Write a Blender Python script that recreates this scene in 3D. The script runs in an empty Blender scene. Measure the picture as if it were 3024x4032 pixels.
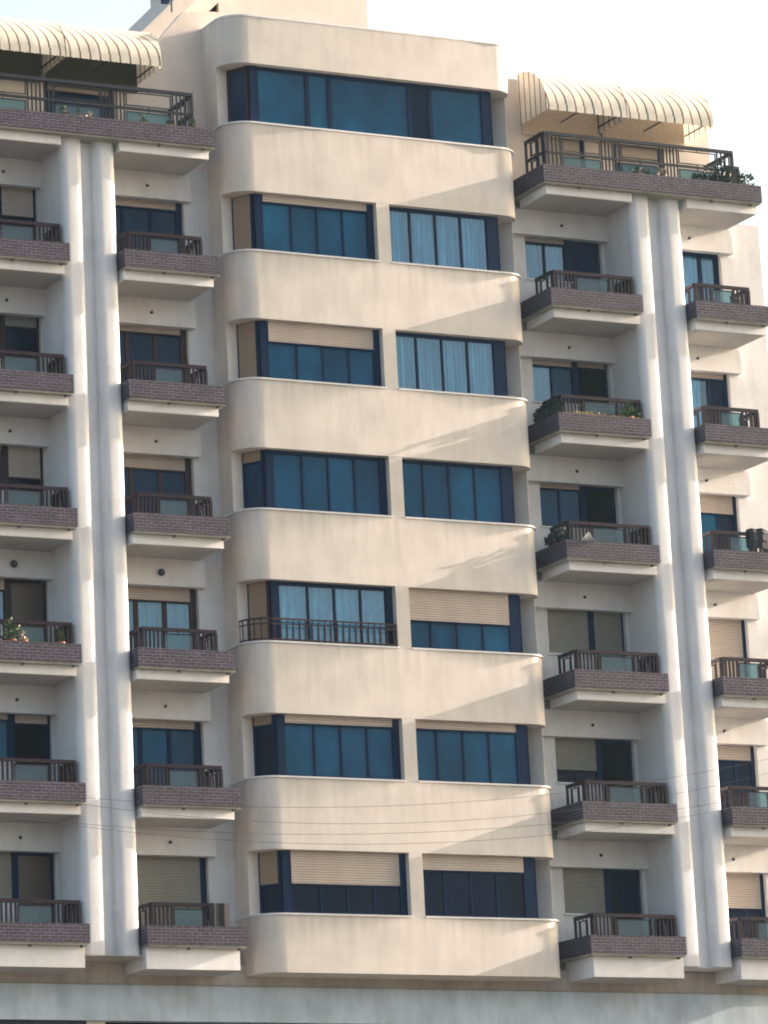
import bpy, math, random
from mathutils import Matrix, Vector
random.seed(7)
S = bpy.context.scene
COL = S.collection
# ---------------------------------------------------------------- camera
cd = bpy.data.cameras.new('camera'); cam = bpy.data.objects.new('camera', cd); COL.objects.link(cam)
F, PX, PY, YAW, PITCH, ROLL, CX, CY, CZ = 4201.630252660701, -282.06758597464335, -228.0987147295995, 0.41641512528347435, 0.2719664704919995, -0.031767763042874285, -41.04199211298396, -83.73132347077757, -9.795117667781652
cd.sensor_fit = 'HORIZONTAL'; cd.sensor_width = 36; cd.lens = F*36/768
cd.shift_x = -PX/768; cd.shift_y = PY/768; cd.clip_end = 3000; cd.clip_start = 1
cy_, sy_ = math.cos(YAW), math.sin(YAW)
fw = Vector((sy_*math.cos(PITCH), cy_*math.cos(PITCH), math.sin(PITCH)))
r0 = Vector((cy_, -sy_, 0)); u0 = r0.cross(fw)
r2 = r0*math.cos(ROLL)+u0*math.sin(ROLL); u2 = -r0*math.sin(ROLL)+u0*math.cos(ROLL)
m = Matrix.Identity(4)
for i in range(3):
    m[i][0] = r2[i]; m[i][1] = u2[i]; m[i][2] = -fw[i]
m[0][3], m[1][3], m[2][3] = CX, CY, CZ
cam.matrix_world = m
S.camera = cam
# ---------------------------------------------------------------- sky, sun, exposure
SUN = Vector((1, -0.047, 0.325)).normalized()
EL = math.asin(SUN.z); AZ = math.atan2(SUN.x, SUN.y)
w = bpy.data.worlds.new('World'); S.world = w; w.use_nodes = True
wn = w.node_tree.nodes; sky = wn.new('ShaderNodeTexSky'); sky.sky_type = 'NISHITA'; sky.sun_disc = False
sky.sun_elevation = EL; sky.sun_rotation = AZ; sky.air_density = 0.8; sky.dust_density = 4.5; sky.ozone_density = 0.6
tint = wn.new('ShaderNodeMixRGB'); tint.blend_type = 'MULTIPLY'; tint.inputs[0].default_value = 1; tint.inputs[2].default_value = (1.05, 1.0, .84, 1)
w.node_tree.links.new(sky.outputs[0], tint.inputs[1]); w.node_tree.links.new(tint.outputs[0], wn['Background'].inputs[0]); wn['Background'].inputs[1].default_value = 0.15
sl = bpy.data.lights.new('sun', 'SUN'); sl.energy = 5.0; sl.angle = math.radians(0.5); sl.color = (1, 0.82, 0.68)
sun = bpy.data.objects.new('sun', sl); COL.objects.link(sun)
sun.rotation_euler = (-SUN).to_track_quat('-Z', 'Y').to_euler(); sun.location = (60, -10, 40)
S.view_settings.view_transform = 'Standard'; S.view_settings.look = 'None'; S.view_settings.gamma = 1
S.view_settings.exposure = 1.66
S.cycles.max_bounces = 8; S.cycles.filter_width = 1.9

# ---------------------------------------------------------------- materials
MAT = {}
class N:
    def __init__(s, name):
        s.m = bpy.data.materials.new(name); s.m.use_nodes = True; s.t = s.m.node_tree
        s.b = s.t.nodes['Principled BSDF']; s.out = s.t.nodes['Material Output']; MAT[name] = s.m
    def n(s, ty, **k):
        o = s.t.nodes.new(ty)
        for a, v in k.items():
            if a.startswith('i_'): o.inputs[int(a[2:])].default_value = v
            else: setattr(o, a, v)
        return o
    def l(s, a, b): s.t.links.new(a, b)
    def co(s, scale=(1, 1, 1)):
        if not hasattr(s, 'tc'): s.tc = s.n('ShaderNodeTexCoord')
        mp = s.n('ShaderNodeMapping'); mp.inputs['Scale'].default_value = scale
        s.l(s.tc.outputs['Object'], mp.inputs[0]); return mp.outputs[0]
    def noise(s, scale, sc=(1, 1, 1), detail=3):
        o = s.n('ShaderNodeTexNoise'); o.inputs['Scale'].default_value = scale; o.inputs['Detail'].default_value = detail
        s.l(s.co(sc), o.inputs['Vector']); return o.outputs[0]
    def ramp(s, fac, stops):
        o = s.n('ShaderNodeValToRGB'); s.l(fac, o.inputs[0]); e = o.color_ramp.elements
        while len(e) < len(stops): e.new(.5)
        for q, (p, c) in zip(e, stops): q.position = p; q.color = (*c, 1)
        return o.outputs[0]
    def mix(s, fac, a, b, mode='MIX'):
        o = s.n('ShaderNodeMixRGB', blend_type=mode)
        for i, v in enumerate((fac, a, b)):
            if hasattr(v, 'links'): s.l(v, o.inputs[i])
            elif isinstance(v, (int, float)): o.inputs[i].default_value = v
            else: o.inputs[i].default_value = (*v, 1)
        return o.outputs[0]
    def bump(s, h, dist, strength=1):
        o = s.n('ShaderNodeBump'); o.inputs['Distance'].default_value = dist; o.inputs['Strength'].default_value = strength
        s.l(h, o.inputs['Height']); s.l(o.outputs[0], s.b.inputs['Normal'])
def sc3(c, k): return tuple(x*k for x in c)
def mth(s, op, a, b=None):
    o = s.n('ShaderNodeMath', operation=op)
    for i, v in enumerate((a, b)):
        if v is None: continue
        if hasattr(v, 'links'): s.l(v, o.inputs[i])
        else: o.inputs[i].default_value = v
    return o.outputs[0]
def stucco(name, c, dark=.86, streak=.92, rough=.9, drips=False):
    s = N(name)
    big = s.ramp(s.noise(1.1, detail=5), [(.3, sc3(c, dark)), (.62, c)])
    st = s.ramp(s.noise(2.2, (2.2, 2.2, .4), 6), [(.30, (streak,)*3), (.58, (1, 1, 1))])
    fine = s.ramp(s.noise(38, detail=4), [(.3, (.90, .90, .91)), (.7, (1, 1, 1))])
    x = s.mix(1, big, st, 'MULTIPLY'); x = s.mix(1, x, fine, 'MULTIPLY')
    if drips:
        sp = s.n('ShaderNodeSeparateXYZ'); s.l(s.co(), sp.inputs[0]); M = lambda op, a, b=None: mth(s, op, a, b)
        fz = M('FRACT', M('DIVIDE', M('SUBTRACT', 1.6, sp.outputs[2]), 3.05)); fade = M('MAXIMUM', M('SUBTRACT', 1.0, M('MULTIPLY', fz, 2.6)), 0.0)
        nz = s.ramp(s.noise(5.5, (1, 1, .10), 5), [(.46, (0, 0, 0)), (.62, (1, 1, 1))])
        x = s.mix(M('MULTIPLY', M('MULTIPLY', nz, fade), .42), x, s.mix(1, x, (.74, .73, .72), 'MULTIPLY'))
    s.l(x, s.b.inputs['Base Color'])
    s.b.inputs['Roughness'].default_value = rough; s.bump(s.noise(55, detail=5), .012)
stucco('stucco', (.67, .622, .585), drips=True)  # warm copy for the bay: sunlit tint put into the plaster colour
stucco('stucco_niche_shade', (.68, .68, .705), drips=True)  # cool copy of the plaster: recess shade put into its colour
stucco('stucco_column_shade', (.70, .71, .75), .90, .93, drips=True)  # cool copy for the columns, bluish shade tone put into the colour
stucco('white_trim', (.80, .80, .83), .90, .93)
stucco('grey_concrete', (.48, .57, .68), .72, .86)
stucco('grimy_wall', (.52, .48, .44), .75, .8)
stucco('roof_wall', (.70, .615, .56), .90, .94)
stucco('soffit_shade', (.44, .44, .43), .85, .95)  # darker copy: shade on the undersides put into the colour
stucco('slab_edge', (.34, .34, .29), .72, .8)
stucco('ground_mat', (.11, .105, .10))
def brickm(name, c1, c2, mo):
    s = N(name); co = s.co()
    sx = s.n('ShaderNodeSeparateXYZ'); s.l(co, sx.inputs[0]); ad = s.n('ShaderNodeMath'); s.l(sx.outputs[0], ad.inputs[0]); s.l(sx.outputs[1], ad.inputs[1])
    cb = s.n('ShaderNodeCombineXYZ'); s.l(ad.outputs[0], cb.inputs[0]); s.l(sx.outputs[2], cb.inputs[1])
    b = s.n('ShaderNodeTexBrick'); s.l(cb.outputs[0], b.inputs[0]); b.inputs['Scale'].default_value = 1
    b.inputs['Brick Width'].default_value = .21; b.inputs['Row Height'].default_value = .07; b.inputs['Mortar Size'].default_value = .006; b.inputs['Mortar Smooth'].default_value = .3
    b.inputs['Color1'].default_value = (*c1, 1); b.inputs['Color2'].default_value = (*c2, 1); b.inputs['Mortar'].default_value = (*mo, 1); b.inputs['Bias'].default_value = -.1
    v = s.ramp(s.noise(2.5, detail=5), [(.3, (.70, .72, .78)), (.7, (1.15, 1.1, 1.1))])
    v2 = s.ramp(s.noise(14, detail=3), [(.35, (.72, .72, .76)), (.65, (1.2, 1.15, 1.15))])
    x = s.mix(1, b.outputs[0], v, 'MULTIPLY'); x = s.mix(1, x, v2, 'MULTIPLY')
    s.l(x, s.b.inputs['Base Color']); s.b.inputs['Roughness'].default_value = .8; s.bump(b.outputs['Fac'], -.006)
brickm('brick', (.040, .034, .062), (.020, .019, .038), (.16, .145, .19))
def plain(name, c, rough=.5, spec=.5, nz=.15, bs=20):
    s = N(name); v = s.ramp(s.noise(bs, detail=3), [(.3, sc3(c, 1-nz)), (.7, sc3(c, 1+nz))]); s.l(v, s.b.inputs['Base Color'])
    s.b.inputs['Roughness'].default_value = rough; s.b.inputs['Specular IOR Level'].default_value = spec
    return s
plain('frame_navy', (.001, .014, .052), .55, .08)
plain('frame_brown', (.028, .010, .014), .5, .25)
plain('rail_wine', (.016, .008, .018), .5, .15)
plain('rail_grey', (.015, .018, .030), .5, .2)
plain('dark_metal', (.02, .022, .028), .5)
plain('interior', (.012, .012, .018), .9)
plain('dark_cloth', (.02, .02, .03), .9)
plain('white_cloth', (.85, .84, .8), .9)
plain('leaf', (.055, .105, .035), .6, nz=.5, bs=9)
plain('leaf_dark', (.016, .038, .03), .6, nz=.5, bs=9)
plain('leaf_yellow', (.40, .38, .10), .6, nz=.4, bs=9)
plain('flower', (.62, .50, .42), .7, nz=.3, bs=9)
plain('stem', (.10, .08, .04), .8)
plain('terracotta', (.22, .09, .05), .8)
plain('shade_olive', (.045, .045, .028), .9)  # dark tone standing in for shade beneath the left awnings
plain('glare_tan', (.58, .48, .38), .9)  # pale tone standing in for glare beneath the right awnings
plain('wire', (.03, .03, .035), .6)
plain('door_brown', (.07, .045, .035), .35)
def glass(name, c, c2, refl=.6, rough=.08):
    s = N(name); v = s.ramp(s.noise(1.6, (1, 1, .6), 4), [(.3, sc3(c, .8)), (.7, sc3(c2, 1.1))])
    oi = s.n('ShaderNodeObjectInfo'); v = s.mix(1, v, s.ramp(oi.outputs['Random'], [(0, (.62, .70, .76)), (1, (1.25, 1.2, 1.15))]), 'MULTIPLY'); s.l(v, s.b.inputs['Base Color'])
    s.b.inputs['Roughness'].default_value = rough; s.b.inputs['Specular IOR Level'].default_value = refl
    s.bump(s.noise(1.3), .02, .6)
glass('glass_blue', (.002, .050, .122), (.003, .070, .165), .12)
glass('glass_dark', (.001, .005, .024), (.002, .009, .036), .08)
glass('glass_deep', (.001, .018, .062), (.002, .030, .090), .12)
glass('glass_pent', (.003, .060, .138), (.005, .083, .178), .15)
def tinted(name, tint, fac):
    s = N(name); tr = s.n('ShaderNodeBsdfTransparent'); tr.inputs[0].default_value = (*tint, 1)
    gl = s.n('ShaderNodeBsdfGlossy'); gl.inputs['Roughness'].default_value = .06; gl.inputs[0].default_value = (.8, .9, 1, 1)
    mx = s.n('ShaderNodeMixShader'); mx.inputs[0].default_value = fac
    s.l(tr.outputs[0], mx.inputs[1]); s.l(gl.outputs[0], mx.inputs[2]); s.l(mx.outputs[0], s.out.inputs[0])
tinted('glass_clear', (.46, .68, .80), .07)
s = N('glass_frosted'); s.b.inputs['Base Color'].default_value = (.10, .15, .20, 1); s.b.inputs['Roughness'].default_value = .25
tr = s.n('ShaderNodeBsdfTransparent'); tr.inputs[0].default_value = (.6, .85, .88, 1); mx = s.n('ShaderNodeMixShader'); mx.inputs[0].default_value = .62
s.l(s.b.outputs[0], mx.inputs[1]); s.l(tr.outputs[0], mx.inputs[2]); s.l(mx.outputs[0], s.out.inputs[0])
def shutter(name, c):
    s = N(name); wv = s.n('ShaderNodeTexWave', bands_direction='Z'); wv.inputs['Scale'].default_value = 5.5; wv.inputs['Distortion'].default_value = 0
    s.l(s.co(), wv.inputs[0]); v = s.ramp(wv.outputs[1], [(.0, sc3(c, .74)), (.35, c), (1, sc3(c, 1.04))])
    v = s.mix(1, v, s.ramp(s.noise(2, (1, 1, .3), 4), [(.3, (.86, .86, .86)), (.7, (1, 1, 1))]), 'MULTIPLY')
    s.l(v, s.b.inputs['Base Color']); s.b.inputs['Roughness'].default_value = .6; s.bump(wv.outputs[1], .01)
shutter('shutter_beige', (.46, .385, .34)); shutter('shutter_grey', (.24, .23, .20)); shutter('shutter_tan', (.30, .215, .15))
s = N('lace'); v = s.ramp(s.noise(7, (1, 1, .5), 5), [(.3, (.50, .60, .63)), (.7, (.80, .84, .83))]); s.l(v, s.b.inputs['Base Color']); s.b.inputs['Roughness'].default_value = .9
s = N('curtain'); v = s.ramp(s.noise(5, (3, 1, .12), 4), [(.35, (.42, .50, .52)), (.65, (.88, .90, .86))]); s.l(v, s.b.inputs['Base Color']); s.b.inputs['Roughness'].default_value = .9
# striped awning fabric: thin stripes of alternating colour every quarter metre
s = N('awning_fabric'); sx = s.n('ShaderNodeSeparateXYZ'); s.l(s.co(), sx.inputs[0])
def mth(s, op, a, b=None):
    o = s.n('ShaderNodeMath', operation=op)
    for i, v in enumerate((a, b)):
        if v is None: continue
        if hasattr(v, 'links'): s.l(v, o.inputs[i])
        else: o.inputs[i].default_value = v
    return o.outputs[0]
wob = mth(s, 'MULTIPLY', s.noise(1.5), .02)
u = mth(s, 'DIVIDE', mth(s, 'ADD', mth(s, 'ADD', sx.outputs[0], mth(s, 'MULTIPLY', sx.outputs[1], 1.0)), wob), .25)
fr = mth(s, 'FRACT', u); band = mth(s, 'LESS_THAN', fr, .17); idx = mth(s, 'FLOOR', u)
navy = mth(s, 'LESS_THAN', mth(s, 'FRACT', mth(s, 'MULTIPLY', idx, .3334)), .3)
stc = s.mix(navy, (.17, .10, .085), (.035, .04, .085))
cl = s.ramp(s.noise(1.6, detail=4), [(.3, (.64, .61, .53)), (.7, (.78, .75, .68))])
x = s.mix(band, cl, stc); s.l(x, s.b.inputs['Base Color']); s.b.inputs['Roughness'].default_value = .85
tl = s.n('ShaderNodeBsdfTranslucent'); s.l(x, tl.inputs[0]); mx = s.n('ShaderNodeMixShader'); mx.inputs[0].default_value = .22
s.l(s.b.outputs[0], mx.inputs[1]); s.l(tl.outputs[0], mx.inputs[2]); s.l(mx.outputs[0], s.out.inputs[0])

# ---------------------------------------------------------------- mesh helpers
class MB:
    def __init__(s): s.v = []; s.f = []
    def quad(s, *p):
        n = len(s.v); s.v += [tuple(q) for q in p]; s.f.append(tuple(range(n, n+len(p))))
    def box(s, x0, x1, y0, y1, z0, z1):
        n = len(s.v); s.v += [(x, y, z) for z in (z0, z1) for x, y in ((x0, y0), (x1, y0), (x1, y1), (x0, y1))]
        for f in ((0, 3, 2, 1), (4, 5, 6, 7), (0, 1, 5, 4), (1, 2, 6, 5), (2, 3, 7, 6), (3, 0, 4, 7)): s.f.append(tuple(n+i for i in f))
        return s
    def prism(s, poly, z0, z1):            # plan polygon, counter-clockwise seen from above
        k = len(poly); n = len(s.v)
        s.v += [(x, y, z0) for x, y in poly]+[(x, y, z1) for x, y in poly]
        s.f.append(tuple(n+i for i in reversed(range(k)))); s.f.append(tuple(n+k+i for i in range(k)))
        for i in range(k):
            j = (i+1) % k; s.f.append((n+i, n+j, n+k+j, n+k+i))
        return s
    def bar(s, p, q, w, h=None):           # square bar between two points
        h = h or w; p = Vector(p); q = Vector(q); d = (q-p).normalized()
        a = d.cross(Vector((0, 0, 1))); a = a.normalized() if a.length > 1e-3 else Vector((1, 0, 0)); b = a.cross(d).normalized()
        n = len(s.v)
        for c in (p, q):
            for i, j in ((-1, -1), (1, -1), (1, 1), (-1, 1)): s.v.append(tuple(c+a*(i*w/2)+b*(j*h/2)))
        for f in ((0, 3, 2, 1), (4, 5, 6, 7), (0, 1, 5, 4), (1, 2, 6, 5), (2, 3, 7, 6), (3, 0, 4, 7)): s.f.append(tuple(n+i for i in f))
        return s
    def lathe(s, c, prof, seg=16):
        n = len(s.v); k = len(prof)
        for r, z in prof:
            for i in range(seg):
                a = 2*math.pi*i/seg; s.v.append((c[0]+r*math.cos(a), c[1]+r*math.sin(a), c[2]+z))
        for j in range(k-1):
            for i in range(seg):
                i2 = (i+1) % seg; s.f.append((n+j*seg+i, n+j*seg+i2, n+(j+1)*seg+i2, n+(j+1)*seg+i))
        s.f.append(tuple(n+i for i in reversed(range(seg)))); s.f.append(tuple(n+(k-1)*seg+i for i in range(seg)))
        return s
    def build(s, name, mat, parent=None, smooth=False):
        me = bpy.data.meshes.new(name); me.from_pydata(s.v, [], s.f); me.validate(); me.update()
        me.materials.append(MAT[mat])
        if smooth:
            for p in me.polygons: p.use_smooth = True
            me.set_sharp_from_angle(angle=math.radians(40))
        o = bpy.data.objects.new(name, me); COL.objects.link(o)
        if parent: o.parent = parent
        return o
def thing(name, label, cat, group=None, loc=(0, 0, 0)):
    o = bpy.data.objects.new(name, None); COL.objects.link(o); o.location = loc; o['label'] = label; o['category'] = cat
    if group: o['group'] = group
    return o
def tag(o, label, cat, group=None):
    o['label'] = label; o['category'] = cat
    if group: o['group'] = group
    return o
def arc(cx, cy, rx, ry, a0, a1, n):
    return [(cx+rx*math.cos(math.radians(a0+(a1-a0)*i/n)), cy+ry*math.sin(math.radians(a0+(a1-a0)*i/n))) for i in range(n+1)]

H = 3.05; SP = 1.6; YW = 1.3
B = thing('apartment_building', 'white apartment block with a rounded central bay, brick balconies and striped awnings', 'building')
# ---------------------------------------------------------------- central bay
OUT = [(-.65, YW)]+arc(-.05, .6, .6, .6, 180, 270, 16)+arc(6.5, .5, .5, .5, 270, 360, 14)+[(7.0, YW)]
def outset(d):
    return [(-.65-d, YW)]+arc(-.05, .6, .6+d, .6+d, 180, 270, 16)+arc(6.5, .5, .5+d, .5+d, 270, 360, 14)+[(7.0+d, YW)]
XP0, XP1 = 3.08, 3.42           # pier between the two windows
def copings(par, z, split=True):
    def part(x0, x1):
        pts = [p for p in outset(.045) if x0 <= p[0] <= x1]
        if x0 > -2: pts = [(x0, YW), (x0, -.045)]+[p for p in pts if p[0] > x0]
        if x1 < 9: pts = [p for p in pts if p[0] < x1]+[(x1, -.045), (x1, YW)]
        MB().prism(pts, z, z+.035).build('sill', 'white_trim', par, True)
    if split: part(-9, XP0+.01); part(XP1-.01, 20)
    else: part(-9, 20)
spans = []
for k in range(8):
    z0 = .33 if k == 0 else k*H; z1 = k*H+SP
    if k == 6: z1 = 19.95
    if k == 7: z0, z1 = 21.43, 22.58
    o = MB().prism(OUT, z0, z1).build('spandrel', 'stucco', B, True); spans.append(o)
    if k == 7: MB().prism(outset(.02), 22.58, 22.62).build('coping', 'white_trim', o, True)
    else: copings(o, z1, k < 6)
for k in range(7):
    z0 = (19.95 if k == 6 else k*H+SP)+.035; z1 = 21.43 if k == 6 else (k+1)*H
    MB().prism([(-.65, YW), (-.65, .6), (-.30, .72), (-.30, YW)], z0-.035, z1).build('jamb', 'stucco', B)
    MB().prism([(6.66, YW), (6.66, .82), (6.96, .47), (6.998, .52), (6.998, YW)], z0-.035, z1).build('jamb', 'stucco', B)
    if k < 6: MB().box(XP0, XP1, 0.002, YW, z0-.035, z1).build('pier', 'stucco', B)
    # dark room behind the glass
    r = MB(); a, b, c, d = -.28, 6.64, .84, 3.6; zb = z0-.03; zt = z1
    r.quad((a, d, zb), (a, d, zt), (b, d, zt), (b, d, zb)); r.quad((a, c, zb), (a, d, zb), (b, d, zb), (b, c, zb)); r.quad((a, c, zt-.01), (b, c, zt-.01), (b, d, zt-.01), (a, d, zt-.01))
    r.quad((a, c, zb), (a, c, zt), (a, d, zt), (a, d, zb)); r.quad((b, c, zb), (b, d, zb), (b, d, zt), (b, c, zt)); r.box(XP0+.02, XP1-.02, YW+.01, d, zb, zt)
    r.build('interior_wall', 'interior', B)

def curtain_mesh(p, q, z0, z1, wave=.12, amp=.02):
    mb = MB(); p = Vector(p); q = Vector(q); L = (q-p).length; n = max(8, int(L/.025)); d = (q-p)/L; nn = Vector((d.y, -d.x))
    pts = []; ph = random.random()*6
    for i in range(n+1):
        t = L*i/n; a = amp*(math.sin(t/wave*6.283+ph)+.5*math.sin(t/wave*2.9+ph*2)); pts.append(p+d*t+nn*a)
    for i in range(n): mb.quad((*pts[i], z0), (*pts[i+1], z0), (*pts[i+1], z1), (*pts[i], z1))
    return mb
def window(pts, z0, z1, mull, frame='frame_navy', fw=.05, post=.12, endp=.06, blind=0, bmat='shutter_beige', gmats='glass_blue', curtains=None, bar=True, par=None, cm='curtain', name='window', head=.05):
    """glazed front between two plan points; mull = positions (metres from the first point) of mullions; blind = fraction lowered"""
    p = Vector(pts[0]); q = Vector(pts[1]); L = (q-p).length; d = (q-p)/L; nn = Vector((d.y, -d.x))   # nn looks outward
    zh = z1-head; P = lambda t, o=0: p+d*t+nn*o
    zb = zh-(zh-z0)*blind
    f = MB()
    def fb(t0, t1, a, b, o0=-.03, o1=.03):
        A, Bq, Cq, Dq = P(t0, o1), P(t1, o1), P(t1, o0), P(t0, o0)
        f.prism([tuple(A), tuple(Bq), tuple(Cq), tuple(Dq)], a, b)
    ed = [0]+list(mull)+[L]
    fb(0, endp, z0, z1, -.05, .05); fb(L-(post if post else endp), L, z0, z1, -.05, .05)
    fb(endp, L-(post or endp), z0, z0+.06); fb(endp, L-(post or endp), zh-.04, z1)
    for t in mull: fb(t-fw/2, t+fw/2, z0+.06, zh-.04, -.025, .035)
    fo = f.build(name, frame, par or B)
    inner = [endp]+list(mull)+[L-(post or endp)]
    for i in range(len(inner)-1):
        g = gmats[i] if isinstance(gmats, (list, tuple)) else gmats
        if g is None: continue
        a, b = inner[i]+(fw/2 if i else 0), inner[i+1]-(fw/2 if i < len(inner)-2 else 0)
        mb = MB(); mb.prism([tuple(P(a, .006)), tuple(P(b, .006)), tuple(P(b, -.004)), tuple(P(a, -.004))], z0+.06, zh-.04); mb.build('pane', g, fo)
    if blind > 0:
        mb = MB(); a, b = endp+.005, L-(post or endp)-.005
        mb.prism([tuple(P(a, .066)), tuple(P(b, .066)), tuple(P(b, .052)), tuple(P(a, .052))], zb, z1-.004)
        so = mb.build('roller_shutter', bmat, fo)
        MB().prism([tuple(P(a, .078)), tuple(P(b, .078)), tuple(P(b, .050)), tuple(P(a, .050))], zb-.035, zb-.001).build('bottom_rail', frame if blind < .97 else bmat, so)
    if curtains:
        for a, b in curtains:
            curtain_mesh(P(a, -.06), P(b, -.06), z0+.03, zh, wave=.11 if cm == 'curtain' else .2).build('curtain', cm, fo)
    return fo
YG = .22
bayL = {5: dict(blind=.10), 4: dict(blind=.32), 3: dict(blind=0), 2: dict(blind=0, curtains=[(.12, 2.9)], gmats='glass_clear', cm='lace'), 1: dict(blind=.10), 0: dict(blind=.50, gmats='glass_dark')}
bayR = {5: dict(curtains=[(.03, 2.8)], gmats='glass_clear'), 4: dict(curtains=[(.03, 2.8)], gmats='glass_clear'), 3: dict(), 2: dict(blind=.50), 1: dict(blind=.10), 0: dict(blind=.22, gmats='glass_dark')}
ret = {5: dict(blind=1, bmat='shutter_tan'), 4: dict(blind=1, bmat='shutter_tan'), 3: dict(blind=.15, bmat='shutter_tan', gmats='glass_deep'), 2: dict(blind=1, bmat='shutter_tan', frame='frame_brown'), 1: dict(blind=.12, bmat='shutter_tan', gmats='glass_dark'), 0: dict(blind=.5, bmat='shutter_tan', gmats='glass_dark')}
for k in range(6):
    z0 = k*H+SP+.037; z1 = (k+1)*H
    window(((.0, YG), (3.075, YG)), z0, z1, [.93, 1.60, 2.27], post=.17, endp=.20, **bayL[k])
    window(((3.425, YG), (6.37, YG)), z0, z1, [.62, 1.30, 1.97], post=.28, endp=.05, **bayR[k])
    window(((-.298, .735), (-.012, .235)), z0, z1, [], post=.05, endp=.05, **ret[k])
    window(((6.385, .235), (6.655, .83)), z0, z1, [], post=.05, endp=.05, gmats='glass_deep')
# penthouse glazing
z0, z1 = 19.987, 21.43
window(((.0, YG), (6.37, YG)), z0, z1, [1.50, 2.08, 4.20, 4.76], post=.24, endp=.22, gmats=['glass_pent', 'glass_pent', 'glass_pent', 'glass_dark', 'glass_pent'], fw=.11)
window(((-.298, .735), (-.012, .235)), z0, z1, [], post=.05, endp=.07, gmats='glass_deep', frame='frame_brown')
window(((6.385, .235), (6.655, .83)), z0, z1, [], post=.05, endp=.05, gmats='glass_deep')
# small curved guard rail in front of the third window row
g = MB(); zr = 2*H+SP+.035
path = [p for p in outset(.0) if -.7 < p[0] < 3.2 and p[1] < 1.0]; path = [(x*1.0+.03*(1 if x < -.3 else 0), y+.03) for x, y in path]+[(3.04, .03)]
for zz, hh in ((zr+.52, .035), (zr+.40, .022), (zr+.05, .03)):
    for a, b in zip(path[:-1], path[1:]): g.bar((*a, zz), (*b, zz), .03, hh)
acc = 0; nxt = .0
for a, b in zip(path[:-1], path[1:]):
    a, b = Vector(a), Vector(b); L = (b-a).length
    while nxt <= acc+L: c = a+(b-a)*((nxt-acc)/L); g.bar((c.x, c.y, zr), (c.x, c.y, zr+.52), .022); nxt += .158
    acc += L
for x in (path[0], (3.04, .03)): g.bar((*x, zr), (*x, zr+.54), .04)
g.build('guard_rail', 'frame_brown', B)

# ---------------------------------------------------------------- paired rounded columns
ZT = 19.10
def column(x0, x1, z1=ZT):
    r = (x1-x0)/2; cx = (x0+x1)/2; yc = .15
    q = .175; yf = -.10; pl = [(x0, YW+.3)]+arc(x0+q, yf+q, q, q, 180, 270, 12)+arc(x1-q, yf+q, q, q, 270, 360, 12)+[(x1, YW+.3)]
    MB().prism(pl, .62, z1).build('column', 'stucco_column_shade', B, True)
FINS = [(-4.95, -4.42), (-4.13, -3.605), (9.955, 10.49), (10.83, 11.355)]
for a, b in FINS: column(a, b)
for a, b in ((-4.42, -4.13), (10.49, 10.83)): MB().box(a, b, .14, YW, .62, ZT).build('recess_wall', 'stucco_column_shade', B)

# ---------------------------------------------------------------- niche walls, lintels, windows, balconies
def holed_wall(x0, x1, z0, z1, holes, y, th):
    mb = MB(); xs = sorted({x0, x1}|{h[0] for h in holes}|{h[1] for h in holes}); zs = sorted({z0, z1}|{h[2] for h in holes}|{h[3] for h in holes})
    inh = lambda x, z: any(h[0] < x < h[1] and h[2] < z < h[3] for h in holes)
    for i in range(len(xs)-1):
        for j in range(len(zs)-1):
            a, b, c, d = xs[i], xs[i+1], zs[j], zs[j+1]; s_ = inh((a+b)/2, (c+d)/2)
            if not s_:
                mb.quad((a, y, c), (b, y, c), (b, y, d), (a, y, d))
                if i and inh((xs[i-1]+a)/2, (c+d)/2): mb.quad((a, y, c), (a, y, d), (a, y+th, d), (a, y+th, c))
                if i < len(xs)-2 and inh((xs[i+2]+b)/2, (c+d)/2): mb.quad((b, y, c), (b, y+th, c), (b, y+th, d), (b, y, d))
                if j and inh((a+b)/2, (zs[j-1]+c)/2): mb.quad((a, y, c), (a, y+th, c), (b, y+th, c), (b, y, c))
                if j < len(zs)-2 and inh((a+b)/2, (zs[j+2]+d)/2): mb.quad((a, y, d), (b, y, d), (b, y+th, d), (a, y+th, d))
    return mb
def room(mb, x0, x1, y0, y1, z0, z1):
    mb.quad((x0, y1, z0), (x0, y1, z1), (x1, y1, z1), (x1, y1, z0)); mb.quad((x0, y0, z0), (x0, y1, z0), (x1, y1, z0), (x1, y0, z0)); mb.quad((x0, y0, z1), (x1, y0, z1), (x1, y1, z1), (x0, y1, z1))
    mb.quad((x0, y0, z0), (x0, y0, z1), (x0, y1, z1), (x0, y1, z0)); mb.quad((x1, y0, z0), (x1, y1, z0), (x1, y1, z1), (x1, y0, z1))
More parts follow.
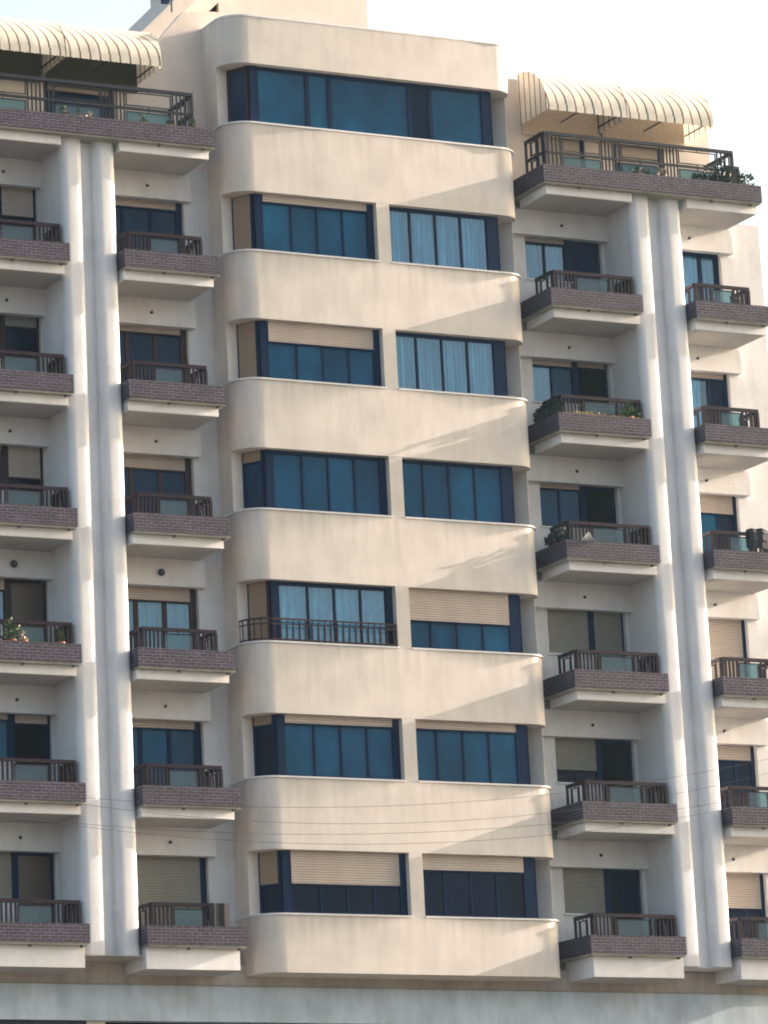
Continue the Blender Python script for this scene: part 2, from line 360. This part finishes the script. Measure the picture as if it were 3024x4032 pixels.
def rail(rb, gb, p0, p1, z0, z1, secs, th=.05, rows=1, top=.08, thin=False):
    """secs: list of (kind, length) with kind 'b' bars or 'p' framed panel, along p0->p1"""
    p0 = Vector(p0); p1 = Vector(p1); L = (p1-p0).length; d = (p1-p0)/L; tot = sum(l for _, l in secs); t = 0
    X = lambda t, z: (p0.x+d.x*t, p0.y+d.y*t, z)
    rb.bar(X(0, z1-top/2), X(L, z1-top/2), .07, top); rb.bar(X(0, z0+.03), X(L, z0+.03), .04, .03)
    for tt in (0.02, L-.02): rb.bar(X(tt, z0), X(tt, z1-top), .05)
    zr = [z0+.045+(z1-top-z0-.045)*i/rows for i in range(rows+1)]
    for zz in zr[1:-1]: rb.bar(X(0, zz), X(L, zz), .05, .06)
    for kind, l in secs:
        l = l*L/tot
        if kind == 's':
            for i in range(2): rb.bar(X(t+l*i*.999, z0+.04), X(t+l*i*.999, z1-top), .022)
        elif kind == 'b':
            n = max(2, round(l/(.105 if rows == 1 else .10)))
            for i in range(n+1): rb.bar(X(t+l*i/n, z0+.04), X(t+l*i/n, z1-top), .042 if rows == 1 else .032)
        else:
            for r_ in range(rows):
                a, b = zr[r_]+(.03 if r_ else 0), zr[r_+1]-(.03 if r_ < rows-1 else 0); i1 = .075
                A, Bx = t+.055, t+l-.055
                rb.bar(X(A, a+.045), X(Bx, a+.045), .025, .025); rb.bar(X(A, b-.05), X(Bx, b-.05), .025, .025)
                rb.bar(X(A, a+.03), X(A, b-.035), .025); rb.bar(X(Bx, a+.03), X(Bx, b-.035), .025)
                for tt, za, zb in ((t+l/2, b-.05, b), (t+l/2, a, a+.045)): rb.bar(X(tt, za), X(tt, zb), .02)
                if gb is not None and not thin and (rows == 1 or r_ == 0):
                    n_ = Vector((d.y, -d.x))*.006
                    q = [Vector((p0.x+d.x*s_, p0.y+d.y*s_)) for s_ in (A+.0125, Bx-.0125)]
                    gb.append(MB().prism([tuple(q[0]+n_), tuple(q[1]+n_), tuple(q[1]-n_), tuple(q[0]-n_)], a+.0575, b-.0625))
        t += l
def balcony(k, bx, beam, ry, mat='rail_wine', zb=None):
    z = k*H; x0, x1 = bx; zb0 = zb if zb is not None else z+.585
    bal = MB().box(x0+.02, x1-.02, -.385, YW-.002, z+.79, z+.835).build('balcony', 'slab_edge', B)
    br = MB(); br.box(x0, x1, -.41, -.29, z+.835, z+1.25); br.box(x0, x0+.12, -.29, YW-.004, z+.835, z+1.25); br.box(x1-.12, x1, -.29, YW-.004, z+.835, z+1.25)
    br.build('brick_parapet', 'brick', bal)
    bm_ = MB().box(beam[0], beam[1], -.2, 1.1, zb0, z+.79).build('beam', 'white_trim', bal)
    MB().box(beam[0]+.03, beam[1]-.03, -.17, 1.098, zb0-.012, zb0-.001).build('soffit_shade', 'soffit_shade', bm_)  # added panel under the beam, its darker colour paints the shade there
    for xs in (x0+(x1-x0)*.42, x1-.18):
        MB().box(xs-.03, xs+.03, -.37, -.31, z+.74, z+.79).build('drain_spout', 'dark_metal', bal)
    rb = MB(); gb = []; z0, z1 = z+1.18, z+1.79
    rx0, rx1 = ry
    rail(rb, gb, (rx0, -.04), (rx1, -.04), z0, z1, [('b', .58), ('p', .95), ('b', .62)])
    for xx in (rx0, rx1):
        rail(rb, gb, (xx, 0.0), (xx, .78), z0, z1, [('s', .26), ('p', .44), ('s', .22)], thin=True)
    r_ = rb.build('railing', mat, bal); [g_.build('railing_panel', 'glass_frosted', r_) for g_ in gb]
    return bal
# kind 'wd' = window + door (left part is a window with a sill), 'dd' = double glass door
NICHES = [
    dict(n='LL', wall=(-7.35, -4.9), brick=(-7.33, -4.955), beam=(-7.25, -5.0), rail=(-7.07, -5.03), lint=(-7.35, -4.9), hole=(-7.12, -5.90, -4.98), kind='wd'),
    dict(n='LB', wall=(-3.62, -.65), brick=(-3.600, -1.21), beam=(-3.55, -1.31), rail=(-3.33, -1.51), lint=(-3.62, -1.18), hole=(-3.45, -2.80, -1.29), kind='dd'),
    dict(n='RB', wall=(6.99, 9.97), brick=(7.40, 9.90), beam=(7.56, 9.92), rail=(7.70, 9.86), lint=(7.03, 9.965), hole=(7.76, 9.00, 9.88), kind='wd'),
    dict(n='RC', wall=(11.34, 14.42), brick=(11.375, 13.47), beam=(11.45, 13.42), rail=(11.62, 13.13), lint=(11.35, 13.50), hole=(11.50, 12.72, 13.26), kind='dd'),
]
cfg = {
 ('LL', 5): ((.0, 'glass_dark', 0), (.30, 'glass_dark', 0)), ('LL', 4): ((1, 'glass_blue', 0), (.10, 'glass_dark', 0)), ('LL', 3): ((.10, 'glass_blue', 0), (.32, 'glass_dark', 0)),
 ('LL', 2): ((.22, 'glass_clear', 1), (0, 'door_brown', 0)), ('LL', 1): ((.10, 'glass_blue', 0), (.08, None, 0)), ('LL', 0): ((1, 'glass_blue', 0), (0, 'door_brown', 0)),
 ('LB', 5): (.07, 'glass_deep', 0), ('LB', 4): (.05, 'glass_deep', 0), ('LB', 3): (.13, 'glass_deep', 0), ('LB', 2): (.13, 'glass_clear', 1), ('LB', 1): (.07, 'glass_blue', 0), ('LB', 0): (1, 'glass_deep', 0),
 ('RB', 5): ((.08, 'glass_clear', 1), (0, 'glass_deep', 0)), ('RB', 4): ((.10, ('glass_clear', 'glass_blue'), 2), (.04, None, 0)), ('RB', 3): ((.08, 'glass_blue', 0), (0, None, 0)),
 ('RB', 2): ((1, 'glass_blue', 0), (1, 'glass_blue', 0)), ('RB', 1): ((.70, 'glass_dark', 0), (0, None, 0)), ('RB', 0): ((1, 'glass_blue', 0), (0, 'glass_dark', 0)),
 ('RC', 5): (0, 'glass_clear', 1), ('RC', 4): (.05, ('glass_clear', 'glass_dark'), 2), ('RC', 3): (.20, ('glass_blue', 'glass_dark'), 0), ('RC', 2): (1, 'glass_blue', 0), ('RC', 1): (.16, 'glass_dark', 0), ('RC', 0): (.38, 'glass_dark', 0)}
GR = {('LL', 0): 'shutter_grey', ('LB', 0): 'shutter_grey', ('RB', 2): 'shutter_grey', ('RB', 0): 'shutter_grey', ('RB', 1): 'shutter_grey', ('LL', 4): 'shutter_grey'}
for nc in NICHES:
    a, mdl, b = nc['hole']; holes = []
    for k in range(6):
        z = k*H; zt = z+H
        if nc['kind'] == 'wd': holes += [(a, mdl, z+1.95, zt), (mdl, b, z+.84, zt)]
        else: holes += [(a, b, z+.84, zt)]
        rm = MB(); room(rm, a-.02, b+.02, YW+.24, YW+3, z+.82, zt+.01); rm.build('interior_wall', 'interior', B)
    holed_wall(nc['wall'][0], nc['wall'][1], .62, ZT, holes, YW, .24).build('niche_wall', 'stucco_niche_shade', B)
    for k in range(6):
        z = k*H; zt = z+H; c = cfg[(nc['n'], k)]; bm = GR.get((nc['n'], k), 'shutter_beige'); yg = YW+.17; fr = 'frame_brown' if nc['n'] in ('LL', 'LB') and k in (2, 3, 4) else 'frame_navy'
        o = MB().box(nc['lint'][0], nc['lint'][1], 1.1, YW-.001, zt-.05, zt+.572).build('lintel', 'stucco_niche_shade', B)
        if nc['kind'] == 'wd':
            (b1, g1, c1), (b2, g2, c2) = c; L1 = mdl-a-.01
            cu = {0: None, 1: [(.03, L1)], 2: [(.03, L1*.5)]}[c1]
            window(((a+.01, yg), (mdl, yg)), z+1.955, zt-.003, [L1*.47], blind=b1, bmat=bm, gmats=g1, curtains=cu, frame=fr, endp=.05, post=.1)
            MB().box(a-.03, mdl, YW-.05, YW-.002, z+1.915, z+1.948).build('sill', 'white_trim', B)
            window(((mdl+.002, yg), (b-.01, yg)), z+.86, zt-.003, [], blind=b2, bmat=bm, gmats=g2, frame=fr, endp=.07, post=.06, name='balcony_door')
        else:
            b1, g1, c1 = c; L1 = b-a-.02; left = nc['n'] == 'LB'
            ml = [mdl-a, (mdl+b)/2-a-.04] if left else [.62, mdl-a]
            gm = g1 if not isinstance(g1, tuple) else (g1[0], g1[0], g1[1])
            cu = {0: None, 1: [(.03, L1)], 2: [(.03, L1*.6)]}[c1]
            window(((a+.01, yg), (b-.01, yg)), z+.86, zt-.003, ml, blind=b1, bmat=bm, gmats=gm, curtains=cu, frame=fr, endp=.08, post=.15 if left else .1, fw=.09 if not left else .10, name='balcony_door')
        zb = .33 if k == 0 else None
        bal = balcony(k, nc['brick'], nc['beam'], nc['rail'], zb=zb)
        # small lamp on the lintel
        lx = (nc['lint'][0]+nc['lint'][1])/2+.05; lx = {'LB': -2.30, 'RB': 8.68, 'RC': 12.26, 'LL': -5.90}[nc['n']]; lz = zt+.24
        lm = MB()
        if k == 2 and nc['n'] in ('LL', 'LB'):
            n0 = len(lm.v); lm.lathe((0, 0, 0), [(.03, 0), (.075, .02), (.085, .06), (.05, .10)], 14); lm.v = [(lx+x, 1.1-zz, lz+y) for x, y, zz in lm.v]
        else:
            lm.lathe((0, 0, 0), [(.035, 0), (.038, .03), (.02, .06)], 10); lm.v = [(lx+x, 1.1-zz, lz+y) for x, y, zz in lm.v]
        lm.build('wall_lamp', 'dark_metal', B)
# beams under the terraces (same as under each balcony)
def terrace(x0, x1, beams, rx0, rx1, secs, left_side, right_side):
    t = MB().box(x0+.02, x1-.02, -.385, YW-.002, 19.09, 19.13).build('terrace', 'slab_edge', B)
    br = MB(); br.box(x0, x1, -.41, -.29, 19.13, 19.555)
    if left_side: br.box(x0, x0+.12, -.29, YW-.004, 19.13, 19.555)
    if right_side: br.box(x1-.12, x1, -.29, YW-.004, 19.13, 19.555)
    br.build('brick_parapet', 'brick', t)
    for a, b in beams:
        bm_ = MB().box(a, b, -.2, 1.1, 6*H+.585, 19.09).build('beam', 'white_trim', t); MB().box(a+.03, b-.03, -.17, 1.098, 6*H+.573, 6*H+.584).build('soffit_shade', 'soffit_shade', bm_)  # each terrace beam gets the same added shade-coloured panel
    for xs in (x0+1.0, x1-1.4, x1-.3): MB().box(xs-.03, xs+.03, -.37, -.31, 19.03, 19.09).build('drain_spout', 'dark_metal', t)
    rb = MB(); gb = []; z0, z1 = 19.50, 20.50
    rail(rb, gb, (rx0, -.04), (rx1, -.04), z0, z1, secs, rows=2)
    if right_side: rail(rb, gb, (rx1, 0), (rx1, YW-.05), z0, z1, [('s', .3), ('p', .5), ('s', .4)], rows=2, thin=True)
    if left_side: rail(rb, gb, (rx0, 0), (rx0, .85), z0, z1, [('s', .3), ('p', .5), ('s', .3)], rows=2, thin=True)
    r_ = rb.build('railing', 'rail_grey', t); [g_.build('railing_panel', 'glass_frosted', r_) for g_ in gb]
    return t
terrace(-9.6, -1.22, [(-7.25, -5.0), (-3.55, -1.31)], -9.4, -1.60, [('b', .5), ('p', 1.1), ('b', .6), ('p', 1.1), ('b', .55), ('p', 1.1), ('b', .50), ('p', 1.10), ('b', .45)], False, True)
t = terrace(7.40, 13.47, [(7.56, 9.92), (11.45, 13.42)], 7.67, 12.95, [('b', .46), ('p', 1.18), ('b', .50), ('p', 1.18), ('b', .48), ('p', 1.18), ('b', .46)], True, True)
rb = MB(); rail(rb, None, (12.92, .35), (13.35, .35), 19.14, 20.25, [('b', .4)]); rail(rb, None, (13.35, .38), (13.35, 1.25), 19.14, 20.25, [('b', .4)]); rb.build('side_railing', 'rail_grey', t)

# ---------------------------------------------------------------- penthouse walls and roof
PW = 19.1005
def pent(x0, x1, pts_top, holes):
    holed_wall(x0, x1, PW, 21.9, holes, YW, .2).build('penthouse_wall', 'roof_wall', B)
# left: wall behind the terrace, its top stepping up in a ramp beside the bay
pent(-9.6, -.65, None, [(-8.6, -7.2, PW+.02, 21.1), (-4.75, -2.95, PW+.02, 21.0)])
top = MB(); pts = [(-9.6, 21.9), (-.65, 21.9), (-.65, 23.04), (-1.12, 23.0), (-1.75, 22.28), (-9.6, 22.2)]
n = len(pts); top.v = [(x, YW, z) for x, z in pts]+[(x, YW+.3, z) for x, z in pts]; top.f = [tuple(range(n)), tuple(range(2*n-1, n-1, -1))]+[(i, n+i, n+(i+1) % n, (i+1) % n) for i in range(n)]
top.build('roof_parapet', 'roof_wall', B)
MB().box(-.648, 6.9, YW+.002, YW+.3, 19.2, 23.04).build('roof_parapet', 'roof_wall', B)
pent(7.0, 13.15, None, [(8.2, 9.6, PW+.02, 21.0), (10.4, 11.8, PW+.02, 21.0)])
MB().box(7.0, 13.15, YW, YW+.3, 21.9, 22.25).build('roof_parapet', 'roof_wall', B)
for a, b in ((-8.6, -7.2), (-4.75, -2.95), (8.2, 9.6), (10.4, 11.8)): rm = MB(); room(rm, a-.02, b+.02, YW+.2, YW+3, PW, 21.12); rm.build('interior_wall', 'interior', B)
for a, b, g, bl in ((-8.6, -7.2, 'glass_blue', 0), (-4.75, -2.95, 'glass_deep', .12), (8.2, 9.6, 'glass_blue', 1), (10.4, 11.8, 'glass_blue', .3)):
    window(((a, YW+.12), (b, YW+.12)), PW+.03, 20.99, [(b-a)/2], gmats=g, blind=bl, frame='frame_brown' if a < 0 else 'frame_navy', endp=.1, post=.12, name='terrace_door')
MB().box(-1.2, 13.15, YW+.32, 9, 22.0, 22.15).build('roof_slab', 'grey_concrete', B)
sh = MB(); sh.box(11.3, 14.42, YW+.25, 9, 18.95, 19.10); sh.box(14.22, 14.42, YW+.01, 9, .62, 18.95); sh.box(12.95, 13.15, YW+.31, 9, 19.12, 22.2); sh.box(14.22, 14.42, YW+.006, YW+.25, 18.95, 19.1); sh.box(11.3, 14.22, YW+.241, YW+.5, 18.8, 18.95)
sh.box(-9.7, 14.42, 9, 9.2, -11.4, 22.1); sh.box(-9.9, -9.7, 1.3, 9.2, -11.4, 22.1)
sh.build('side_wall', 'roof_wall', B)
# stair tower with sloping slab
tw = MB()
def ypoly(mb, pts, y0, y1):
    n = len(pts); k = len(mb.v); mb.v += [(x, y0, z) for x, z in pts]+[(x, y1, z) for x, z in pts]
    mb.f.append(tuple(k+i for i in range(n))); mb.f.append(tuple(k+n+i for i in reversed(range(n))))
    for i in range(n): j = (i+1) % n; mb.f.append((k+i, k+n+i, k+n+j, k+j))
ypoly(tw, [(-.9, 22.2), (.84, 22.2), (.84, 24.13), (1.12, 24.40), (1.12, 25.1), (.6, 24.6), (-.9, 22.95)], 4.0, 8)
ypoly(tw, [(.84, 22.2), (5.22, 22.2), (5.22, 27.5), (1.12, 27.5), (1.12, 24.14), (.84, 24.13)], 4.0, 8)
tw.quad((.8, 4.4, 24.1), (1.2, 4.4, 24.1), (1.2, 4.4, 24.5), (.8, 4.4, 24.5))
o = tw.build('stair_tower', 'roof_wall', B)
MB().box(.83, 1.13, 4.15, 4.3, 24.1, 24.42).build('vent_opening', 'interior', o)
slab = MB(); ypoly(slab, [(-1.3, 22.62), (1.12, 25.02), (3.6, 27.5), (3.0, 27.5), (-1.3, 23.12)], 3.45, 8.05)
slab.build('stair_roof', 'roof_wall', o)
# security light hanging from an arm beyond the top of the frame
a = thing('floodlight', 'small dark floodlight hanging above the rooftop beside a thin pole', 'light')
MB().bar((-.62, 3, 23.62), (-.62, 3, 25.9), .03).build('pole', 'dark_metal', a)
MB().bar((-.62, 3, 25.9), (2.4, 3.6, 25.95), .05).build('arm', 'dark_metal', a)
hd = MB().box(-.86, -.70, 2.92, 3.08, 23.83, 23.98); hd.bar((-.78, 3, 23.98), (-.78, 3, 25.9), .015); hd.bar((-.78, 3, 25.9), (-.62, 3, 25.9), .02); hd.build('lamp_head', 'frame_navy', a)

# ---------------------------------------------------------------- awnings
def awning(x0, x1):
    yb, yf, zt, zv, zb = YW-.02, -.08, 22.36 if x0 > 0 else 22.26, 21.22, 21.04
    n = 18; fab = MB(); pr = []
    for i in range(n+1):
        a_ = math.radians(90*i/n); pr.append((yb-(yb-yf)*math.sin(a_), zv+(zt-zv)*math.cos(a_)))
    bays = max(2, round((x1-x0)/.8)); nx = int((x1-x0)/.1)
    def sag(x): return 1-.007*abs(math.sin(math.pi*bays*(x-x0)/(x1-x0)))
    P = lambda x, i: (x, yb-(yb-pr[i][0])*sag(x), zv+(pr[i][1]-zv)*sag(x))
    xs = [x0+(x1-x0)*i/nx for i in range(nx+1)]
    for i in range(n):
        for j in range(nx): fab.quad(P(xs[j], i+1), P(xs[j+1], i+1), P(xs[j+1], i), P(xs[j], i))
    for x in (x0, x1):   # end panels
        for i in range(n): fab.quad((x, yb, zv), P(x, i), P(x, i+1))
    o = fab.build('awning', 'awning_fabric', B, True)
    va = MB(); m_ = int((x1-x0)/.0417)*1
    for j in range(m_):
        xa, xb = x0+(x1-x0)*j/m_, x0+(x1-x0)*(j+1)/m_; ph = lambda x: zb+.022*abs(math.cos(math.pi*(x-x0)/.125))
        va.quad((xa, yf-.005, ph(xa)), (xb, yf-.005, ph(xb)), (xb, yf-.005, zv+.003), (xa, yf-.005, zv+.003))
    for x in (x0, x1):
        m2 = 33
        for j in range(m2):
            ya, yc = yf+(yb-yf)*j/m2, yf+(yb-yf)*(j+1)/m2; ph = lambda y: zb+.022*abs(math.cos(math.pi*(y-yf)/.125))
            va.quad((x, ya, ph(ya)), (x, yc, ph(yc)), (x, yc, zv+.003), (x, ya, zv+.003))
    va.build('valance', 'awning_fabric', o)
    fr = MB()
    for x in [x0+.02, (x0+x1)/2, x1-.02]:
        for i in range(0, n, 2):
            A = (x, yb-(yb-pr[i][0])*.97, zv+(pr[i][1]-zv)*.97); C = (x, yb-(yb-pr[i+2][0])*.97, zv+(pr[i+2][1]-zv)*.97); fr.bar(A, C, .025)
        fr.bar((x, yb, zv), (x, yf+.03, zv), .025)
    fr.bar((x0, yf+.03, zv), (x1, yf+.03, zv), .025); fr.build('awning_frame', 'rail_grey', o)
    MB().box(x0+.05, x1-.05, YW-.09, YW-.012, 20.84, 21.75).build('shade_glare_board', 'shade_olive' if x0 < 0 else 'glare_tan', o)  # added board: its colour paints shade at left, glare at right
for a, b in ((-8.6, -4.78), (-4.75, -2.36), (7.80, 10.00), (10.03, 12.45)): awning(a, b)

# ---------------------------------------------------------------- lower storeys
lo = MB(); lo.box(-9.7, 16.4, .95, 9, .12, .60); lo.build('recessed_wall', 'grimy_wall', B)
lo = MB(); lo.box(-9.7, 16.4, YW, 9, .60, .62); lo.box(-4.95, -3.6, -.15, YW, .600, .619); lo.build('overhang_soffit', 'grimy_wall', B)
band = MB().box(-9.7, 16.4, .90, 9, -.67, .105).build('concrete_band', 'grey_concrete', B)
MB().box(-9.7, 16.4, .86, .95, .106, .13).build('drip_ledge', 'slab_edge', B)
for x0, x1 in ((-9.7, -8.4), (-4.5, -4.06), (1.0, 1.5), (6.3, 6.8), (11.5, 12.0), (16, 16.4)): MB().box(x0, x1, .97, 1.6, -11.4, -.67).build('pillar', 'grimy_wall', B)
gf = MB(); gf.box(-9.7, 16.4, 1.9, 2.1, -11.4, -.67); gf.build('ground_floor_wall', 'grimy_wall', B)
MB().box(-4.06, 16.3, 1.3, 1.33, -11.3, -.672).build('shop_glass', 'glass_dark', B)
gl = MB(); x = -8.38
while x < -4.52:
    gl.box(x, x+.035, 1.0, 1.04, -2.2, -.75); x += .085
gl.box(-8.4, -4.5, .99, 1.05, -.75, -.672); gl.box(-5.69, -5.61, .985, 1.05, -2.2, -.75); gl.box(-8.4, -4.5, .99, 1.05, -2.28, -2.2); gl.build('shop_grille', 'rail_grey', B)

# ---------------------------------------------------------------- cables in front of the building
def wire(pts, lab, y=-7.0):
    cu = bpy.data.curves.new('overhead_wire', 'CURVE'); cu.dimensions = '3D'; cu.bevel_depth = .004; cu.bevel_resolution = 1
    n = len(pts)
    def lag(x):
        t = 0
        for i in range(n):
            q = pts[i][1]
            for j in range(n):
                if i != j: q *= (x-pts[j][0])/(pts[i][0]-pts[j][0])
            t += q
        return t
    xs = [-13+i*.5 for i in range(53)]; sp = cu.splines.new('POLY'); sp.points.add(len(xs)-1)
    for p_, x in zip(sp.points, xs): p_.co = (x, y, lag(x), 1)
    o = bpy.data.objects.new('overhead_wire', cu); COL.objects.link(o); cu.materials.append(MAT['wire'])
    dg = bpy.context.evaluated_depsgraph_get(); me = bpy.data.meshes.new_from_object(o.evaluated_get(dg)); me.name = 'overhead_wire'
    bpy.data.objects.remove(o); o = bpy.data.objects.new('overhead_wire', me); COL.objects.link(o)
    tag(o, lab, 'cable', 'cables crossing in front of the building')
wire([(-4.4, 2.81), (2.2, 3.22), (8.23, 4.23)], 'thin overhead cable, highest of the four across the lowest floors')
wire([(-4.4, 2.53), (2.9, 2.92), (8.2, 3.92)], 'thin overhead cable, second from the top across the lowest floors')
wire([(-4.4, 2.27), (2.7, 2.66), (8.2, 3.48)], 'thin overhead cable, third from the top across the lowest floors')
wire([(-9.47, 2.40), (-4.43, 2.06), (2.66, 2.40)], 'thin overhead cable, lowest of the four across the lowest floors', -7.3)

# ---------------------------------------------------------------- plants and small things
def foliage(mb, c, r, n, size, droop=0):
    for _ in range(n):
        a = random.random()*6.283; q = random.random()**.5; el = random.random()
        p = Vector((c[0]+r[0]*q*math.cos(a), c[1]+r[1]*q*math.sin(a), c[2]+r[2]*(el*(1.15-.5*q))-droop*q*q))
        d = Vector((random.gauss(0, 1), random.gauss(0, 1), random.gauss(.5, .8))).normalized(); e = d.cross(Vector((random.random(), random.random(), random.random()))).normalized()
        s_ = size*random.uniform(.6, 1.4)
        mb.quad(p-d*s_, p+e*s_*.38, p+d*s_, p-e*s_*.38)
def plant(c, r, n, size, label, leaf='leaf', pot='terracotta', trough=None, flowers=0, droop=0, cat='plant', name='potted_plant'):
    t = thing(name, label, cat, 'plants on the balconies and terraces')
    x, y, z = c; pb = MB()
    if trough: pb.box(x-trough, x+trough, y-.07, y+.07, z-.14, z+.02)
    else: pb.lathe((x, y, z-.16), [(.07, 0), (.10, .16), (.115, .17), (.115, .20), (.09, .20), (.085, .17)], 14)
    pb.build('pot', pot, t)
    f = MB(); foliage(f, (x, y, z+.02), r, n, size, droop); f.build('foliage', leaf, t)
    st = MB()
    for _ in range(5): st.bar((x, y, z-.02), (x+random.uniform(-.6, .6)*r[0], y+random.uniform(-.5, .5)*r[1], z+r[2]*.7), .01)
    st.build('stem', 'stem', t)
    if flowers:
        f = MB(); foliage(f, (x, y-.02, z+.05), (r[0], r[1], r[2]*.9), flowers, size*.8, droop); f.build('flower', 'flower', t)
TZ = 19.54; TY = -.255
plant((-4.92, TY, TZ), (.13, .05, .26), 26, .05, 'leafy green sprig on the left terrace wall, farthest from the central bay')
plant((-4.58, TY, TZ), (.06, .05, .28), 18, .045, 'thin upright green sprig on the left terrace wall')
plant((-4.33, TY, TZ), (.11, .05, .20), 14, .045, 'pale flowering plant on the left terrace wall', flowers=12)
plant((-2.98, TY, TZ), (.10, .05, .30), 24, .05, 'green shoots right of the dark door on the left terrace wall')
plant((-2.28, TY, TZ), (.12, .05, .17), 30, .05, 'low dark plant near the right end of the left terrace wall', 'leaf_dark')
plant((-1.68, TY, TZ), (.10, .05, .32), 24, .05, 'green spiky plant at the right corner of the left terrace')
plant((10.15, TY, TZ), (.30, .06, .28), 60, .055, 'loose green plant mid way along the right terrace rail', flowers=8)
plant((10.75, TY, TZ), (.16, .06, .36), 24, .055, 'pale pink flowering plant on the right terrace wall', flowers=26)
plant((11.95, TY, TZ), (.34, .07, .28), 90, .06, 'dark green plant left of the bushiest one on the right terrace', 'leaf_dark', flowers=8)
plant((12.50, TY+.05, TZ), (.36, .10, .55), 170, .06, 'tall bushy dark plant at the right corner of the right terrace rail', 'leaf_dark')
plant((13.15, TY, TZ), (.22, .07, .40), 90, .055, 'pale green plant at the far right end of the right terrace')
b4 = 4*H+1.31
plant((7.60, .38, b4), (.16, .65, .34), 420, .075, 'large dark bush over the side parapet of a right balcony', 'leaf_dark', trough=.05)
plant((8.55, -.265, b4-.05), (1.0, .05, .07), 90, .035, 'row of low yellow flowers along the brick parapet beside the large dark bush', 'leaf_yellow', trough=1.0)
plant((9.40, -.265, b4-.05), (.24, .08, .38), 60, .075, 'spiky yellow green plant at the right end of the flowery balcony', 'leaf', flowers=0, droop=.12)
plant((9.60, -.18, b4-.05), (.16, .08, .34), 60, .06, 'dark leafy plant in the corner of the flowery balcony', 'leaf_dark')
b3 = 3*H+1.31
plant((7.58, .34, b3), (.14, .55, .30), 260, .065, 'dark trailing plant over the side parapet next to the white cloth', 'leaf_dark', trough=.05)
b2 = 2*H+1.31
plant((-6.55, -.265, b2-.05), (.26, .07, .50), 90, .07, 'tall green plant at the left end of the leftmost plant balcony', 'leaf', flowers=10)
plant((-6.28, -.265, b2-.05), (.10, .06, .22), 16, .06, 'white flowering plant beside the tall green one on the left', 'leaf', flowers=22)
plant((-5.40, -.265, b2-.05), (.14, .06, .36), 44, .055, 'slender green plant near the leftmost column', 'leaf')
plant((13.0, .2, 5*H+1.0), (.15, .12, .5), 60, .06, 'small plant behind the rail of the upper far right balcony', 'leaf')
# cloth drying on a parapet
c_ = MB()
for i in range(8):
    for j in range(6):
        def Q(i, j):
            u, v = i/8, j/6; z = b3-.06+.20*(1-abs(2*u-1))*(1-v*.9)
            return (7.80+.36*u, -.46+.16*v+.02*math.sin(u*9), z+.012*math.sin(v*7+u*5))
        c_.quad(Q(i, j), Q(i+1, j), Q(i+1, j+1), Q(i, j+1))
tag(c_.build('cloth', 'white_cloth', None, True), 'small white cloth peaked on a brick parapet of a right balcony', 'cloth')
# dark blankets thrown over the far right rail
c_ = MB()
bl = [(12.58, 0), (12.68, .05), (12.80, .02), (12.92, .07), (13.04, .03), (13.12, .0)]
prof = [(.02, -.42), (-.03, -.25), (-.05, -.06), (-.02, .03), (.05, .06), (.13, .02), (.14, -.16), (.12, -.40)]
zc = 3*H+1.81
for (xa, da), (xb, db) in zip(bl[:-1], bl[1:]):
    for (ya, za), (yb_, zb_) in zip(prof[:-1], prof[1:]):
        c_.quad((xa, -.09+ya-da, zc+za+da*.5), (xb, -.09+ya-db, zc+za+db*.5), (xb, -.09+yb_-db*.5, zc+zb_+db*.5), (xa, -.09+yb_-da*.5, zc+zb_+da*.5))
tag(c_.build('blanket', 'dark_cloth', None, True), 'dark blanket bundled over the rail of a far right balcony', 'blanket')
# dark sheet hung over the corner of the lowest left rail
c_ = MB(); random.seed(3)
cor = [(-1.96, -.08), (-1.84, -.105), (-1.72, -.082), (-1.60, -.108), (-1.465, -.085), (-1.45, .06), (-1.47, .23), (-1.45, .40)]
inn = [(-1.96, .01), (-1.84, .01), (-1.72, .01), (-1.60, .01), (-1.56, .01), (-1.56, .06), (-1.56, .23), (-1.56, .40)]
low = [1.30, 1.265, 1.31, 1.27, 1.29, 1.28, 1.33, 1.29]
for i in range(7):
    (xa, ya), (xb, yb_) = cor[i], cor[i+1]
    c_.quad((xa, ya, low[i]), (xb, yb_, low[i+1]), (xb, yb_, 1.80), (xa, ya, 1.80)); c_.quad((xa, ya, 1.80), (xb, yb_, 1.80), (*inn[i+1], 1.81), (*inn[i], 1.81))
    c_.quad((*inn[i], 1.81), (*inn[i+1], 1.81), (*inn[i+1], 1.45), (*inn[i], 1.45))
tag(c_.build('sheet', 'dark_cloth'), 'dark sheet hung over the right corner of the lowest balcony rail left of the bay', 'sheet')
# ---------------------------------------------------------------- ground
g = MB(); g.quad((-1500, -1500, -11.4), (1500, -1500, -11.4), (1500, 1500, -11.4), (-1500, 1500, -11.4)); o = g.build('ground', 'ground_mat'); o['kind'] = 'structure'

# ---------------------------------------------------------------- haze
hz = bpy.data.materials.new('haze'); hz.use_nodes = True; hn = hz.node_tree; hn.nodes.remove(hn.nodes['Principled BSDF'])
pv = hn.nodes.new('ShaderNodeVolumePrincipled'); pv.inputs['Color'].default_value = (.50, .74, 1, 1); pv.inputs['Density'].default_value = .00012; pv.inputs['Anisotropy'].default_value = .5
hn.links.new(pv.outputs[0], hn.nodes['Material Output'].inputs['Volume']); MAT['haze'] = hz
h = MB().box(-90, 70, -110, 30, -12.4, 32).build('haze', 'haze'); h['kind'] = 'stuff'
